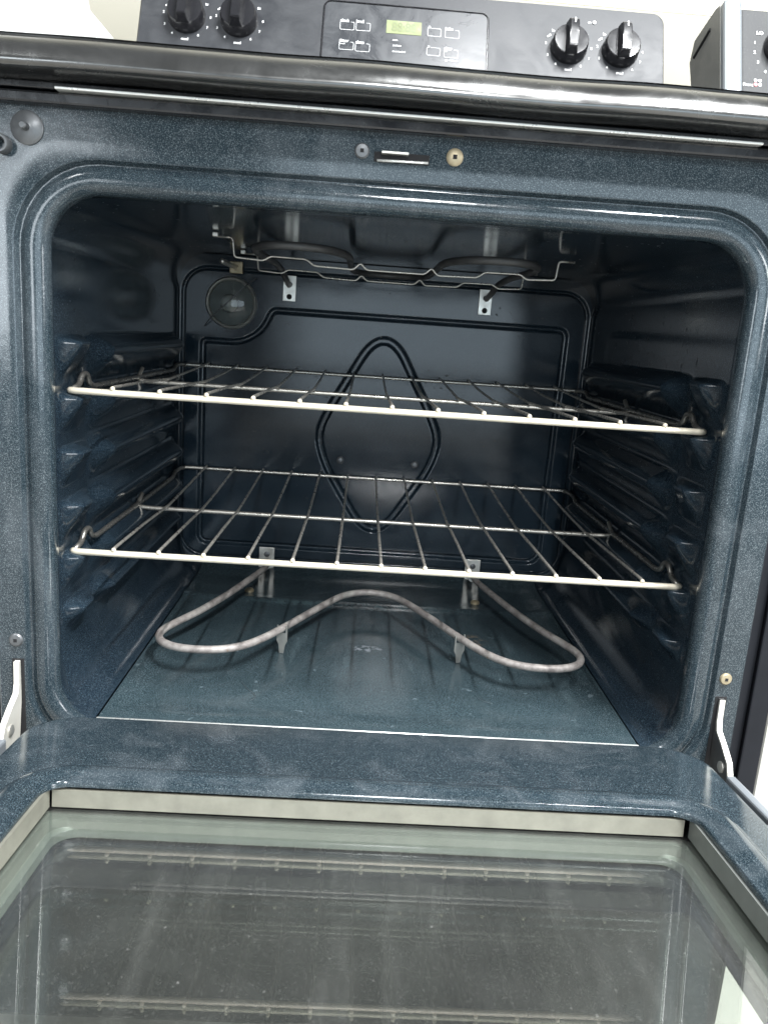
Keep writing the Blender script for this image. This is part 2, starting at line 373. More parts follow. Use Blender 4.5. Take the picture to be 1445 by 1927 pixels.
def section(y):
    t = float(sstep(-0.0185, 0.006, y))
    pts = []
    # right wall bottom curve (from floor junction) up
    bx, bz = 0.2535, -0.0005
    for k in range(13):
        a = math.pi / 2 * k / 12
        pts.append((bx + (HX - bx) * math.sin(a), bz + 0.070 * (1 - math.cos(a))))
    zt = HZ - 0.04
    for z in np.linspace(0.0700, zt, 190)[1:]: pts.append((HX, z))
    for k in range(1, 11):
        a = math.pi / 2 * k / 10; pts.append((HX - 0.04 + 0.04 * math.cos(a), zt + 0.04 * math.sin(a)))
    for x in np.linspace(HX - 0.04, 0, 14)[1:]: pts.append((x, HZ))
    full = pts + [(-x, z) for x, z in pts[-2::-1]]
    # mouth: pulled in to the opening outline
    res = []
    for x, z in full:
        s = 1 if x >= 0 else -1
        mx = min(abs(x), OX); mz = min(max(z, OZ0), OZ1)
        cx, cz = OX - ORR, OZ1 - ORR
        if mx > cx and mz > cz:
            d = math.hypot(mx - cx, mz - cz)
            if d > ORR: mx, mz = cx + (mx - cx) * ORR / d, cz + (mz - cz) * ORR / d
        cz = OZ0 + ORR
        if mx > cx and mz < cz:
            d = math.hypot(mx - cx, mz - cz)
            if d > ORR: mx, mz = cx + (mx - cx) * ORR / d, cz + (mz - cz) * ORR / d
        g = float(guide(y, z)) if abs(x) > HX - 0.001 else 0.0
        xx = abs(x) - g
        res.append((s * (mx + (xx - mx) * t), y, mz + (z - mz) * t))
    return res
# vectorised guide for speed is not needed: about 60k points
obj('oven_liner', *loft([section(float(y)) for y in ys], closed=False), 'liner', RG, True)

# floor pan: shallow sheet with a bright rolled front edge
def pan():
    xs = np.linspace(-0.2515, 0.2515, 60); yy = np.concatenate([np.linspace(-0.0155, 0.40, 60), np.linspace(0.405, 0.478, 16)])
    V, F = [], []
    for y in yy:
        for x in xs:
            z = -0.0035 * float(sstep(0.2515, 0.22, abs(x)) * sstep(-0.005, 0.03, y))
            z += 0.0025 * float(np.exp(-((y - 0.345) / 0.008) ** 2))
            z += 0.010 * max(0, (y - 0.43) / 0.048) ** 2
            V.append((x, y, z))
    nx = len(xs)
    for j in range(len(yy) - 1):
        for i in range(nx - 1): F.append([j * nx + i, j * nx + i + 1, (j + 1) * nx + i + 1, (j + 1) * nx + i])
    return V, F
obj('floor_pan', *pan(), 'pan', RG, True)
obj('floor_edge', *tube([(-0.252, -0.0165, -0.0002), (0.252, -0.0165, -0.0002)], 0.0011, 8), 'strip', RG, True)
# screws in the pan
for x, y in ((-0.168, 0.375), (0.150, 0.378)):
    V, F = lathe([(0.0065, -0.004), (0.0065, -0.0015), (0.0045, 0.0005), (0.002, 0.001)], 16)
    obj('pan_screw', xf(V, lambda a, b, h: (x + a, y + b, h)), F, 'brass', RG, True, 40)

# back panel: embossed sheet
def seg_dist(X, Z, poly):
    D = np.full(X.shape, 9.0)
    for (x0, z0), (x1, z1) in zip(poly[:-1], poly[1:]):
        dx, dz = x1 - x0, z1 - z0; L2 = dx * dx + dz * dz + 1e-12
        t = np.clip(((X - x0) * dx + (Z - z0) * dz) / L2, 0, 1)
        D = np.minimum(D, np.hypot(X - x0 - t * dx, Z - z0 - t * dz))
    return D
def back_panel():
    xs = np.linspace(-0.3020, 0.3020, 430); zs = np.linspace(0.0, 0.4525, 330)
    X, Z = np.meshgrid(xs, zs)
    v3 = lambda P: [(p.x, p.y) for p in P]
    out = v3(fillet([(-0.26, 0.036, 0), (-0.26, 0.334, 0), (-0.205, 0.334, 0), (-0.176, 0.352, 0), (-0.162, 0.382, 0), (0.26, 0.382, 0), (0.256, 0.033, 0)], [0.012, 0.006, 0.02, 0.03, 0.006, 0.012, 0.02], 6, True)); out.append(out[0])
    dia = v3(catmull([(0.0, 0.350, 0), (0.022, 0.338, 0), (0.045, 0.300, 0), (0.075, 0.245, 0), (0.0865, 0.208, 0), (0.075, 0.165, 0), (0.045, 0.115, 0), (0.022, 0.082, 0), (0.0, 0.0705, 0), (-0.022, 0.082, 0), (-0.045, 0.115, 0), (-0.075, 0.165, 0), (-0.0865, 0.208, 0), (-0.075, 0.245, 0), (-0.045, 0.300, 0), (-0.022, 0.338, 0)], 6, True)); dia.append(dia[0])
    rim = rrect(-0.2885, 0.2885, 0.014, 0.434, 0.035, 8, 2); rim.append(rim[0])
    def groove(D, w_, d, e=0.0016): return d * (1 - sstep(w_ - e, w_ + e, D))
    Y = YB - 0.002 + groove(seg_dist(X, Z, out), 0.0030, 0.0060, 0.0012) + groove(seg_dist(X, Z, dia), 0.0044, 0.0085, 0.0012) + groove(seg_dist(X, Z, rim), 0.0018, 0.005, 0.0012)
    V = np.stack([X, Y, Z], -1).reshape(-1, 3); nx = len(xs); nz = len(zs)
    idx = np.arange(nx * nz).reshape(nz, nx)
    F = np.stack([idx[:-1, :-1], idx[:-1, 1:], idx[1:, 1:], idx[1:, :-1]], -1).reshape(-1, 4)
    return V.tolist(), F.tolist()
bp = obj('back_panel', *back_panel(), 'liner', RG, True)
for x, z in ((-0.054, 0.173), (0.057, 0.173)):
    V, F = lathe([(0.0055, 0.0), (0.0055, 0.002), (0.0035, 0.0035), (0.0012, 0.0038)], 14)
    obj('stud', xf(V, lambda a, b, h: (x + a, YB - 0.002 - h, z + b)), F, 'greyscrew', bp, True, 50)

# oven lamp
lx, lz = -0.220, 0.388
lamp = obj('oven_lamp', *(lambda vf: (xf(vf[0], lambda a, b, h: (lx + a, YB - 0.0035 - h, lz + b)), vf[1]))(lathe([(0.0365, 0.0), (0.0365, 0.003), (0.034, 0.0055), (0.0315, 0.004), (0.0305, 0.001)], 40, False, False)), 'steel', RG, True, 50)
V, F = lathe([(0.0305, 0.0), (0.0305, 0.001), (0.002, 0.001)], 32)
obj('reflector', xf(V, lambda a, b, h: (lx + a, YB - 0.0042 - h, lz + b)), F, 'lamp_back', lamp, True, 50)
V, F = lathe([(0.010, 0.0), (0.0125, 0.004), (0.011, 0.008), (0.006, 0.011), (0.001, 0.012)], 20)
obj('bulb', xf(V, lambda a, b, h: (lx + a - 0.002, YB - 0.006 - h, lz + b - 0.001)), F, 'bulb', lamp, True)
V, F = lathe([(0.032, 0.0), (0.0305, 0.009), (0.026, 0.0145), (0.018, 0.0175), (0.008, 0.019), (0.001, 0.0193)], 32, False, True)
obj('lens', xf(V, lambda a, b, h: (lx + a, YB - 0.006 - h, lz + b)), F, 'lens', lamp, True)
obj('retaining_wire', *tube(catmull([(lx - 0.037, YB - 0.006, lz - 0.034), (lx - 0.026, YB - 0.018, lz - 0.022), (lx, YB - 0.027, lz + 0.002), (lx + 0.024, YB - 0.02, lz + 0.026), (lx + 0.034, YB - 0.006, lz + 0.035)], 6), 0.0008, 6), 'greyscrew', lamp, True)

# bake element
ZE = 0.027
half = [(-0.155, 0.470, 0.012), (-0.152, 0.430, 0.020), (-0.150, 0.392, 0.026), (-0.160, 0.345, ZE), (-0.180, 0.272, ZE), (-0.202, 0.207, ZE), (-0.219, 0.168, ZE), (-0.229, 0.142, ZE), (-0.230, 0.121, ZE), (-0.220, 0.102, ZE), (-0.198, 0.091, ZE), (-0.168, 0.091, ZE), (-0.143, 0.102, ZE), (-0.122, 0.126, ZE), (-0.100, 0.166, ZE), (-0.070, 0.227, ZE), (-0.042, 0.280, ZE), (-0.022, 0.301, ZE), (0.0, 0.308, ZE)]
path = half + [(-x, y, z) for x, y, z in half[-2::-1]]
bake = obj('bake_element', *tube(catmull(path, 7), 0.0042, 12, wob=0.03), 'element', RG, True)
for s in (-1, 1):
    x = s * 0.1015; a = 0.35 * s
    pr = [(-0.0062, 0.030), (-0.0050, 0.0300), (-0.0045, 0.0215), (0.0045, 0.0215), (0.0050, 0.031), (0.0062, 0.031), (0.0066, 0.012), (0.0040, 0.007), (0.0024, -0.003), (-0.0024, -0.003), (-0.0038, 0.007), (-0.0064, 0.012)]
    obj('foot', *prism(pr, lambda p, q, d: (x + p * math.cos(a) - d * math.sin(a), 0.163 + p * math.sin(a) + d * math.cos(a), q), -0.0007, 0.0007), 'steel', bake)
    x = s * 0.1565
    pl = obj('mounting_plate', *box(x - 0.0115, x + 0.0115, 0.4715, 0.4735, 0.010, 0.034, 0.0004), 'steel', bake)
    V, F = lathe([(0.0042, 0.0), (0.0042, 0.0012), (0.002, 0.002)], 14)
    obj('screw', xf(V, lambda p, q, h: (x + p, 0.4716 - h, 0.0235 + q)), F, 'greyscrew', pl, True, 40)
    V, F = lathe([(0.0115, 0.0), (0.0115, 0.0015), (0.006, 0.0030), (0.0058, 0.008)], 20)
    obj('collar', xf(V, lambda p, q, h: (x + p, 0.4712 - h, 0.006 + q * 0.8)), F, 'steel', pl, True, 40)

# broil element hung on two bent wires
ZB = 0.4375
half = [(-0.140, 0.474, 0.418), (-0.141, 0.440, 0.424), (-0.143, 0.400, 0.433), (-0.146, 0.330, ZB), (-0.149, 0.250, ZB), (-0.149, 0.195, ZB), (-0.142, 0.150, ZB), (-0.124, 0.121, ZB), (-0.098, 0.114, ZB), (-0.072, 0.127, ZB), (-0.056, 0.158, ZB), (-0.050, 0.200, ZB), (-0.050, 0.270, ZB), (-0.050, 0.360, ZB), (-0.046, 0.400, ZB), (-0.032, 0.424, ZB), (-0.012, 0.434, ZB), (0.0, 0.436, ZB)]
path = half + [(-x, y, z) for x, y, z in half[-2::-1]]
broil = obj('broil_element', *tube(catmull(path, 7), 0.0040, 12, wob=0.02), 'dark_element', RG, True)
for y in (0.190, 0.383):
    h = [(-0.190, 0.4485), (-0.173, 0.4485), (-0.171, 0.429), (-0.140, 0.4275), (-0.133, 0.4325), (-0.095, 0.432), (-0.087, 0.426), (-0.0445, 0.425), (-0.038, 0.4325), (-0.031, 0.4255)]
    pts = h + [(-a, b) for a, b in h[::-1]]
    obj('support_wire', *tube(fillet([(a, y, b) for a, b in pts], 0.0035, 4), 0.0011, 8), 'wire', broil, True)
    obj('wire_clip', *box(-0.194, -0.188, y - 0.004, y + 0.004, 0.4480, 0.4525, 0.0008), 'steel', broil)
for s in (-1, 1):
    x = s * 0.139
    pl = obj('mounting_plate', *box(x - 0.009, x + 0.009, 0.4765, 0.4785, 0.396, 0.431, 0.0004), 'steel', broil)
    for z in (0.402, 0.419):
        V, F = lathe([(0.0038, 0.0), (0.0038, 0.0008), (0.002, 0.0010)], 14)
        obj('hole', xf(V, lambda p, q, h: (x + p, 0.4764 - h, z + q)), F, 'hole', pl, True, 40)
# temperature probe clipped at the left of the ceiling
pb = obj('temperature_probe', *tube([(-0.214, 0.474, 0.436), (-0.214, 0.36, 0.436)], 0.0032, 10), 'steel', RG, True)
for z in (0.0,):
    obj('probe_clip', *box(-0.222, -0.204, 0.465, 0.472, 0.428, 0.444, 0.001), 'brass', pb)

# fasteners, latch slot and spacers on the frame
YF = -0.030
def fastener(name, x, z, r, mat, cross=True, parent=RG):
    V, F = lathe([(r, 0.0), (r, 0.0008), (r * 0.82, 0.0020), (r * 0.3, 0.0024)], 22)
    o = obj(name, xf(V, lambda a, b, h: (x + a, YF - h, z + b)), F, mat, parent, True, 40)
    if cross:
        q = r * 0.24
        obj('screw_socket', *box(x - q, x + q, YF - 0.0028, YF - 0.001, z - q, z + q), 'hole', o)
    return o
fastener('frame_screw', 0.033, 0.4985, 0.0066, 'brass')
fastener('frame_screw', -0.039, 0.4980, 0.0058, 'greyscrew')
fastener('frame_screw', 0.3165, 0.078, 0.0056, 'brass')
fastener('frame_screw', -0.3165, 0.078, 0.0060, 'greyscrew')
V, F = lathe([(0.0125, 0.0), (0.0125, 0.0010), (0.011, 0.0022), (0.0045, 0.0030), (0.0030, 0.0034), (0.0028, 0.010), (0.0020, 0.0108)], 26)
obj('bumper_button', xf(V, lambda a, b, h: (-0.2945 + a, YF - h, 0.496 + b)), F, 'greyscrew', RG, True, 40)
V, F = lathe([(0.0040, 0.0), (0.0070, 0.0), (0.0070, 0.008), (0.0062, 0.009), (0.0048, 0.009), (0.0040, 0.008), (0.0040, 0.0)], 26, False, False)
obj('bushing', xf(V, lambda a, b, h: (-0.313 + a, YF - h, 0.4825 + b)), F, 'greyscrew', RG, True, 40)
V, F = lathe([(0.0040, 0.0), (0.001, 0.0005)], 18)
slot = obj('latch_slot', *box(-0.0295, 0.0135, YF - 0.0004, YF + 0.004, 0.4910, 0.4985, 0.0003), 'hole', RG)
obj('latch_hook', *tube(fillet([(-0.027, YF - 0.0015, 0.4918), (-0.005, YF - 0.003, 0.4920), (0.0125, YF - 0.002, 0.4925)], 0.004, 4), 0.0010, 8), 'strip', slot, True)
obj('latch_plate', *box(-0.024, -0.003, YF - 0.006, YF + 0.002, 0.4965, 0.4985, 0.0006), 'steel', slot)

# strip and recess under the cooktop
obj('vent_recess', *box(-0.372, 0.372, -0.034, -0.010, 0.5235, 0.5288, 0.001), 'gloss_black', RG)
obj('trim_ledge', *box(-0.372, 0.372, -0.040, -0.012, 0.5120, 0.5205, 0.0018), 'gloss_black', RG)
obj('trim_strip', *box(-0.268, 0.266, -0.0455, -0.020, 0.5212, 0.5232, 0.0006), 'strip', RG)
# cooktop with a bull-nosed front edge
cs = [(p.x, p.y) for p in catmull([(0.50, 0.5575, 0), (0.10, 0.5575, 0), (-0.034, 0.5575, 0), (-0.044, 0.5560, 0), (-0.055, 0.5510, 0), (-0.0635, 0.5440, 0), (-0.0680, 0.5370, 0), (-0.0685, 0.5325, 0), (-0.0660, 0.5298, 0), (-0.060, 0.5290, 0)], 4)]
cs += [(-0.030, 0.5290), (-0.030, 0.540), (0.50, 0.540)]
xsn = np.linspace(-0.380, 0.380, 40)
loops = [[(x, a + 0.0007 * math.sin(x * 23) + 0.0004 * math.sin(x * 61 + 1), b + 0.0004 * math.sin(x * 31 + 2)) for a, b in cs] for x in xsn]
V, F = loft(loops); n = len(cs); F += [list(range(n)), [(len(xsn) - 1) * n + i for i in range(n)][::-1]]
obj('cooktop', V, F, 'rim', RG, True, 50)
# black side flanges of the body
for s in (-1, 1):
    x0, x1 = sorted((s * 0.334, s * 0.3745))
    obj('side_panel', *box(x0, x1, -0.004, 0.56, GZ + 0.03, 0.531, 0.003), 'dark', RG)
    x0, x1 = sorted((s * 0.355, s * 0.3738))
    obj('side_trim', *box(x0, x1, -0.010, -0.005, GZ + 0.04, 0.511, 0.0015), 'dark', RG)
obj('body_shell', *box(-0.333, 0.333, 0.50, 0.57, GZ + 0.03, 0.53, 0.003), 'dark', RG)
obj('lower_drawer', *box(-0.37, 0.37, -0.03, 0.0, GZ + 0.04, -0.10, 0.006), 'gloss_black', RG)

# ------------------------------------------------------------------ control panel (leaning back)
PA = math.atan(0.39); PT = Vector((0, math.sin(PA), math.cos(PA))); PN = Vector((0, -math.cos(PA), math.sin(PA))); PO = Vector((0, 0.5, 0.726))
def PP(x, s, h=0.0): return PO + Vector((x, 0, 0)) + PT * s + PN * h
pts = rrect(-0.3605, 0.3605, -0.17, 0.1035, 0.016, 8, 2)
body = [[PP(a, b, -0.075) for a, b in pts], [PP(a, b, -0.004) for a, b in pts], [PP(a * 0.9965, b - 0.0012 if b > 0 else b, -0.0012) for a, b in pts], [PP(a * 0.9925, b - 0.0027 if b > 0 else b, 0) for a, b in pts]]
V, F = loft(body); n = len(pts); F += [list(range(n)), [3 * n + i for i in range(n)]]
cp = obj('control_panel', V, F, 'panel', RG, True, 30)
# inset window with rim
wp = rrect(-0.1105, 0.1125, -0.10, 0.0775, 0.009, 6, 2)
n = len(wp)
V = [PP(a, b, 0.0006) for a, b in wp]; obj('panel_window', V, [list(range(n))], 'panel_window', cp)
def ring(inner_off, outer_off, h0, h1):
    L0 = [PP(a, b, 0.0003) for a, b in rrect(-0.1105 - outer_off, 0.1125 + outer_off, -0.10, 0.0775 + outer_off, 0.009 + outer_off, 6, 2)]
    L1 = [PP(a, b, h1) for a, b in rrect(-0.1105 - outer_off * .6, 0.1125 + outer_off * .6, -0.10, 0.0775 + outer_off * .6, 0.009 + outer_off * .6, 6, 2)]
    L2 = [PP(a, b, h1) for a, b in rrect(-0.1105 - inner_off, 0.1125 + inner_off, -0.10, 0.0775 + inner_off, 0.009 + inner_off, 6, 2)]
    L3 = [PP(a, b, 0.0003) for a, b in rrect(-0.1105, 0.1125, -0.10, 0.0775, 0.009, 6, 2)]
    return loft([L0, L1, L2, L3])
obj('window_rim', *ring(0.0006, 0.0028, 0.0, 0.0022), 'knob', cp, True, 40)
dp = obj('display', *prism([(-0.0256, 0.0366), (0.0224, 0.0366), (0.0224, 0.0564), (-0.0256, 0.0564)], lambda a, b, d: PP(a, b, d), 0.0004, 0.0011), 'lcd', cp)
V, F = text_mesh('88:88', 0.019); obj('digits', xf(V, lambda a, b, c_: PP(-0.0016 + a * 0.80, 0.0462 + b, 0.0014)), F, 'lcd_dark', dp)
def txt(s, x, y, size, mat='print', parent=cp, align='CENTER', sx=1.0, h=0.0012, rot=0.0):
    V, F = text_mesh(s, size, align); cr, sr = math.cos(rot), math.sin(rot)
    return obj('lettering', xf(V, lambda a, b, c_: PP(x + (a * cr - b * sr) * sx, y + a * sr + b * cr, h)), F, mat, parent)
def outline(x0, x1, y0, y1, gap0, gap1):
    # thin rounded button outline, open where its word stands
    loop = rrect(x0, x1, y0, y1, 0.0016, 4, 24); loop = loop + [loop[0]]; t = 0.00021; V, F = [], []
    cxm = (x0 + x1) / 2; cym = (y0 + y1) / 2
    for i in range(len(loop) - 1):
        (a, b), (c_, d) = loop[i], loop[i + 1]
        if (b + d) / 2 > y1 - 0.0004 and gap0 < (a + c_) / 2 < gap1: continue
        dx, dy = c_ - a, d - b; l = math.hypot(dx, dy) + 1e-9; nx, ny = -dy / l * t, dx / l * t; k = len(V)
        V += [PP(a + nx, b + ny, 0.0012), PP(c_ + nx, d + ny, 0.0012), PP(c_ - nx, d - ny, 0.0012), PP(a - nx, b - ny, 0.0012)]; F.append([k, k + 1, k + 2, k + 3])
    return obj('button', V, F, 'print', cp)
BW, BH = 0.0192, 0.0118
for word, x0, y0, ww in (('clock', -0.0886, 0.0365, 0.0135), ('broil', -0.0668, 0.0368, 0.0128), ('timer', -0.0880, 0.0062, 0.0135), ('clean', -0.0660, 0.0054, 0.0135), ('bake', 0.0552, 0.0368, 0.0128), ('clear', 0.0548, 0.0068, 0.0120)):
    outline(x0, x0 + BW, y0, y0 + BH, x0 - 0.001, x0 + ww + 0.001)
    txt(word, x0 - 0.0002, y0 + BH + 0.0016, 0.0066, align='LEFT', sx=0.86)
for ch, x0, y0 in (('^', 0.0312, 0.0372), ('v', 0.0312, 0.0080)):
    outline(x0, x0 + 0.0180, y0, y0 + 0.0118, x0 - 0.001, x0 + 0.0055)
    txt(ch, x0 + 0.0022, y0 + (0.0118 if ch == '^' else 0.0132), 0.0062 if ch == 'v' else 0.0085)
txt('on-off', -0.0880, 0.0149, 0.0030, align='LEFT'); txt('off', 0.0550, 0.0158, 0.0034, align='LEFT')
txt('oven', -0.0128, 0.0268, 0.0036); txt('preheat', -0.0098, 0.0186, 0.0036); txt('door locked', -0.0068, 0.0096, 0.0036)
txt('controls', 0.0680, 0.0028, 0.0034)
V, F = join(prism([(0.0566, 0.0010), (0.0596, 0.0010), (0.0596, 0.0032), (0.0566, 0.0032)], lambda a, b, d: PP(a, b, d), 0.0008, 0.0012))
obj('lock_symbol', V, F, 'print', cp)
def knob(x, s, turn, parent, P=PP, marks=True):
    V, F = lathe([(0.0252, 0.0), (0.0256, 0.002), (0.0252, 0.005), (0.0238, 0.0165), (0.0226, 0.0178), (0.0180, 0.0180), (0.001, 0.0181)], 40)
    k = obj('knob', xf(V, lambda a, b, h: P(x + a, s + b, h)), F, 'knob', parent, True, 40)
    ct, st = math.cos(turn), math.sin(turn)
    # grip: waisted bar with a sloping lower end
    pr = [(-0.0235, 0.017), (-0.0225, 0.0245), (-0.0190, 0.0315), (0.0, 0.0335), (0.0175, 0.0325), (0.0225, 0.0280), (0.0237, 0.017)]
    bm = bmesh.new(); vs = []
    for d in (-1, 1):
        for b_, h in pr: vs.append(bm.verts.new((d * (0.0060 if h > 0.02 else 0.0088), b_, h)))
    m_ = len(pr)
    bm.faces.new(vs[:m_][::-1]); bm.faces.new(vs[m_:])
    for i in range(m_): bm.faces.new((vs[i], vs[(i + 1) % m_], vs[m_ + (i + 1) % m_], vs[m_ + i]))
    bmesh.ops.bevel(bm, geom=bm.edges[:], offset=0.0008, segments=2, affect='EDGES')
    bm.verts.index_update(); V = [tuple(v.co) for v in bm.verts]; F = [[v.index for v in f.verts] for f in bm.faces]; bm.free()
    tf = lambda a, b, h: P(x + a * ct - b * st, s + a * st + b * ct, h)
    obj('grip', xf(V, tf), F, 'knob', k, True, 30)
    V, F = box(-0.0009, 0.0009, 0.0120, 0.0190, 0.0322, 0.0337); obj('pointer_mark', xf(V, tf), F, 'print', k)
    return k
for x, s in ((-0.2955, 0.0365), (-0.2250, 0.0370), (0.2260, 0.0375), (0.2975, 0.0385)):
    knob(x, s, R(-2), RG)
    rr = 0.0318
    for t, ang in (('2', 172), ('3', 205), ('4', 236), ('6', 303), ('7', 333), ('8', 2)):
        txt(t, x + rr * math.cos(R(ang)), s + rr * math.sin(R(ang)), 0.0052, h=0.0006)
    txt('med', x, s - 0.0335, 0.0056, h=0.0006)
    txt('lo', x + rr * math.cos(R(133)), s + rr * math.sin(R(133)) + 0.001, 0.0058, h=0.0006)
    txt('hi', x + rr * math.cos(R(38)), s + rr * math.sin(R(38)) + 0.001, 0.0056, h=0.0006)
    a, b = x + 0.0318 * math.cos(R(150)), s + 0.0318 * math.sin(R(150)); q = R(40)
    obj('lettering', *prism([(-0.0032, -0.0008), (0.0032, -0.0014), (0.0032, 0.0014), (-0.0032, 0.0008)], lambda p, r_, d: PP(a + p * math.cos(q) - r_ * math.sin(q), b + p * math.sin(q) + r_ * math.cos(q), d), 0.0003, 0.0007), 'print', cp)
txt('on', 0.2545, 0.0790, 0.0046, h=0.0006)
V, F = lathe([(0.0026, 0.0), (0.0026, 0.0012), (0.001, 0.0018)], 12)
obj('indicator_light', xf(V, lambda a, b, h: PP(0.2612 + a, 0.0790 + b, h)), F, 'print', cp, True)

# ------------------------------------------------------------------ open door
DA = 0.09
def DP(x, v, h=0.0):
    return Vector((x, -0.03 - v * math.cos(DA) + h * math.sin(DA), 0.018 + v * math.sin(DA) + h * math.cos(DA)))
WX, WV0, WV1, WR = 0.2345, 0.1465, 0.405, 0.017
DX, DV0, DV1, DR = 0.2895, 0.020, 0.472, 0.040
def wl(o, h): return [DP(a, b, h) for a, b in rrect(-WX - o, WX + o, WV0 - o, WV1 + o, max(WR + o, 0.002), 10, 8)]
def dl(i, h): return [DP(a, b, h) for a, b in rrect(-DX + i, DX - i, DV0 + i, DV1 - i, DR - i * 0.6, 10, 8)]
loops = [dl(-0.001, -0.022), dl(-0.0005, -0.008), dl(0.0006, -0.0035), dl(0.0025, -0.0010), dl(0.006, 0.0)]
loops += [wl(o, h) for o, h in ((0.030, 0.0), (0.0275, 0.0003), (0.0255, 0.0018), (0.0235, 0.0042), (0.0205, 0.0060), (0.0165, 0.0068), (0.0120, 0.0066), (0.0085, 0.0054), (0.0060, 0.0040), (0.0030, 0.0036), (0.0012, 0.0032), (0.0002, 0.0020), (0.0, 0.0), (0.0, -0.0012))]
door = obj('oven_door', *loft(loops), 'enamel', RG, True, 35)
# cream strips of the window well, butted at the corners
def slab(x0, x1, v0, v1, h0, h1): 
    V, F = box(x0, x1, v0, v1, h0, h1); return xf(V, DP), F
obj('window_strip', *slab(-0.231, 0.229, 0.1440, 0.1470, -0.0165, -0.0035), 'cream', door)
obj('window_strip', *slab(-0.2365, -0.2325, 0.1475, 0.405, -0.0165, -0.0014), 'cream', door)
obj('window_strip', *slab(0.2325, 0.2365, 0.1475, 0.405, -0.0165, -0.0014), 'galv', door)
obj('inner_pane', *slab(-0.245, 0.245, 0.136, 0.412, -0.0215, -0.0180), 'glass_in', door)
# lower well: galvanised sides with an inward lip
def well(h0, h1, h2, lip):
    return loft([wl(-0.001, h0), wl(-0.001, h1), wl(-0.012, h2), wl(-0.012 - lip, h2 - 0.001)])
def wq(ix, i0, h, r=0.016): return [DP(a, b, h) for a, b in rrect(-0.2335 + ix, 0.2335 - ix, 0.1475 + i0, 0.404 - i0, r, 10, 8)]
obj('window_well', *loft([wq(-0.008, -0.008, -0.0222), wq(0.001, 0.0005, -0.0224), wq(0.003, 0.001, -0.0300), wq(0.0075, 0.0015, -0.0320), wq(0.0085, 0.0020, -0.0375)]), 'galv', door, True, 30)
obj('outer_pane', *slab(-0.300, 0.300, 0.05, 0.445, -0.0460, -0.0420), 'glass', door)
def bq(h, inner): return [DP(a, b, h) for a, b in (rrect(-0.216, 0.216, 0.203, 0.352, 0.012, 10, 8) if inner else rrect(-0.300, 0.300, 0.050, 0.445, 0.004, 10, 8))]
obj('black_border', *loft([bq(-0.0395, 0), bq(-0.0395, 1), bq(-0.0412, 1), bq(-0.0412, 0), bq(-0.0395, 0)]), 'blackglass', door)
for s in (-1, 1):
    dbox = lambda *q: (lambda vf: (xf(vf[0], DP), vf[1]))(box(*q))
    x0, x1 = sorted((s * 0.2912, s * 0.3035))
    sr = obj('side_rail', *dbox(x0, x1, 0.128, 0.470, -0.040, -0.0135, 0.001), 'greyscrew', door)
    x0, x1 = sorted((s * 0.3040, s * 0.3120))
    obj('rail_lip', *dbox(x0, x1, 0.052, 0.470, -0.040, -0.0105, 0.002), 'greytrim', sr)
    V, F = lathe([(0.0058, 0.0), (0.0058, 0.0015), (0.004, 0.0028), (0.0015, 0.0032)], 20)
    obj('screw', xf(V, lambda a, b, h: DP(s * 0.2975 + a, 0.142 + b, -0.0134 + h)), F, 'brass', sr, True, 40)
    x0, x1 = sorted((s * 0.2915, s * 0.3035))
    obj('end_channel', *dbox(x0, x1, 0.050, 0.1275, -0.040, -0.026, 0.001), 'dark', sr)
obj('door_shell', *slab(-0.335, 0.335, 0.446, 0.468, -0.052, -0.012), 'dark', door)
# hinges
for s in (-1, 1):
    X = s * 0.3168
    X = s * 0.3155
    sl = obj('hinge_slot', *box(X - 0.0052, X + 0.0052, YF - 0.0005, YF + 0.006, -0.03, 0.0605, 0.0003), 'hole', RG)
    pr = [(-0.0300, 0.0590), (-0.0335, 0.0585), (-0.0345, 0.0380), (-0.0370, 0.0300), (-0.050, 0.0225), (-0.064, 0.0130), (-0.071, 0.000), (-0.073, -0.014), (-0.050, -0.030), (-0.036, -0.010), (-0.0310, 0.020), (-0.0300, 0.040)]
    w0, w1 = (0.0028, 0.0040)
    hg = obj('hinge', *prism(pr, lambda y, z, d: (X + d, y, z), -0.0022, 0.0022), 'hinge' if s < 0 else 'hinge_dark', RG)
    ed = pr[1:8]; inn = [(y + 0.0016, z - 0.0008) for y, z in ed]; outr = [(y - 0.0006, z + 0.0005) for y, z in ed]
    obj('hinge_edge', *prism(outr + inn[::-1], lambda y, z, d: (X + d, y, z), -0.0024, 0.0024), 'hinge', hg)
    V, F = lathe([(0.0052, 0.0), (0.0052, 0.0010), (0.0030, 0.0022), (0.001, 0.0024)], 18)
    obj('rivet', xf(V, lambda a, b, h: (X - s * (0.0022 + h), -0.055 + a, 0.004 + b)), F, 'steel', hg, True, 40)

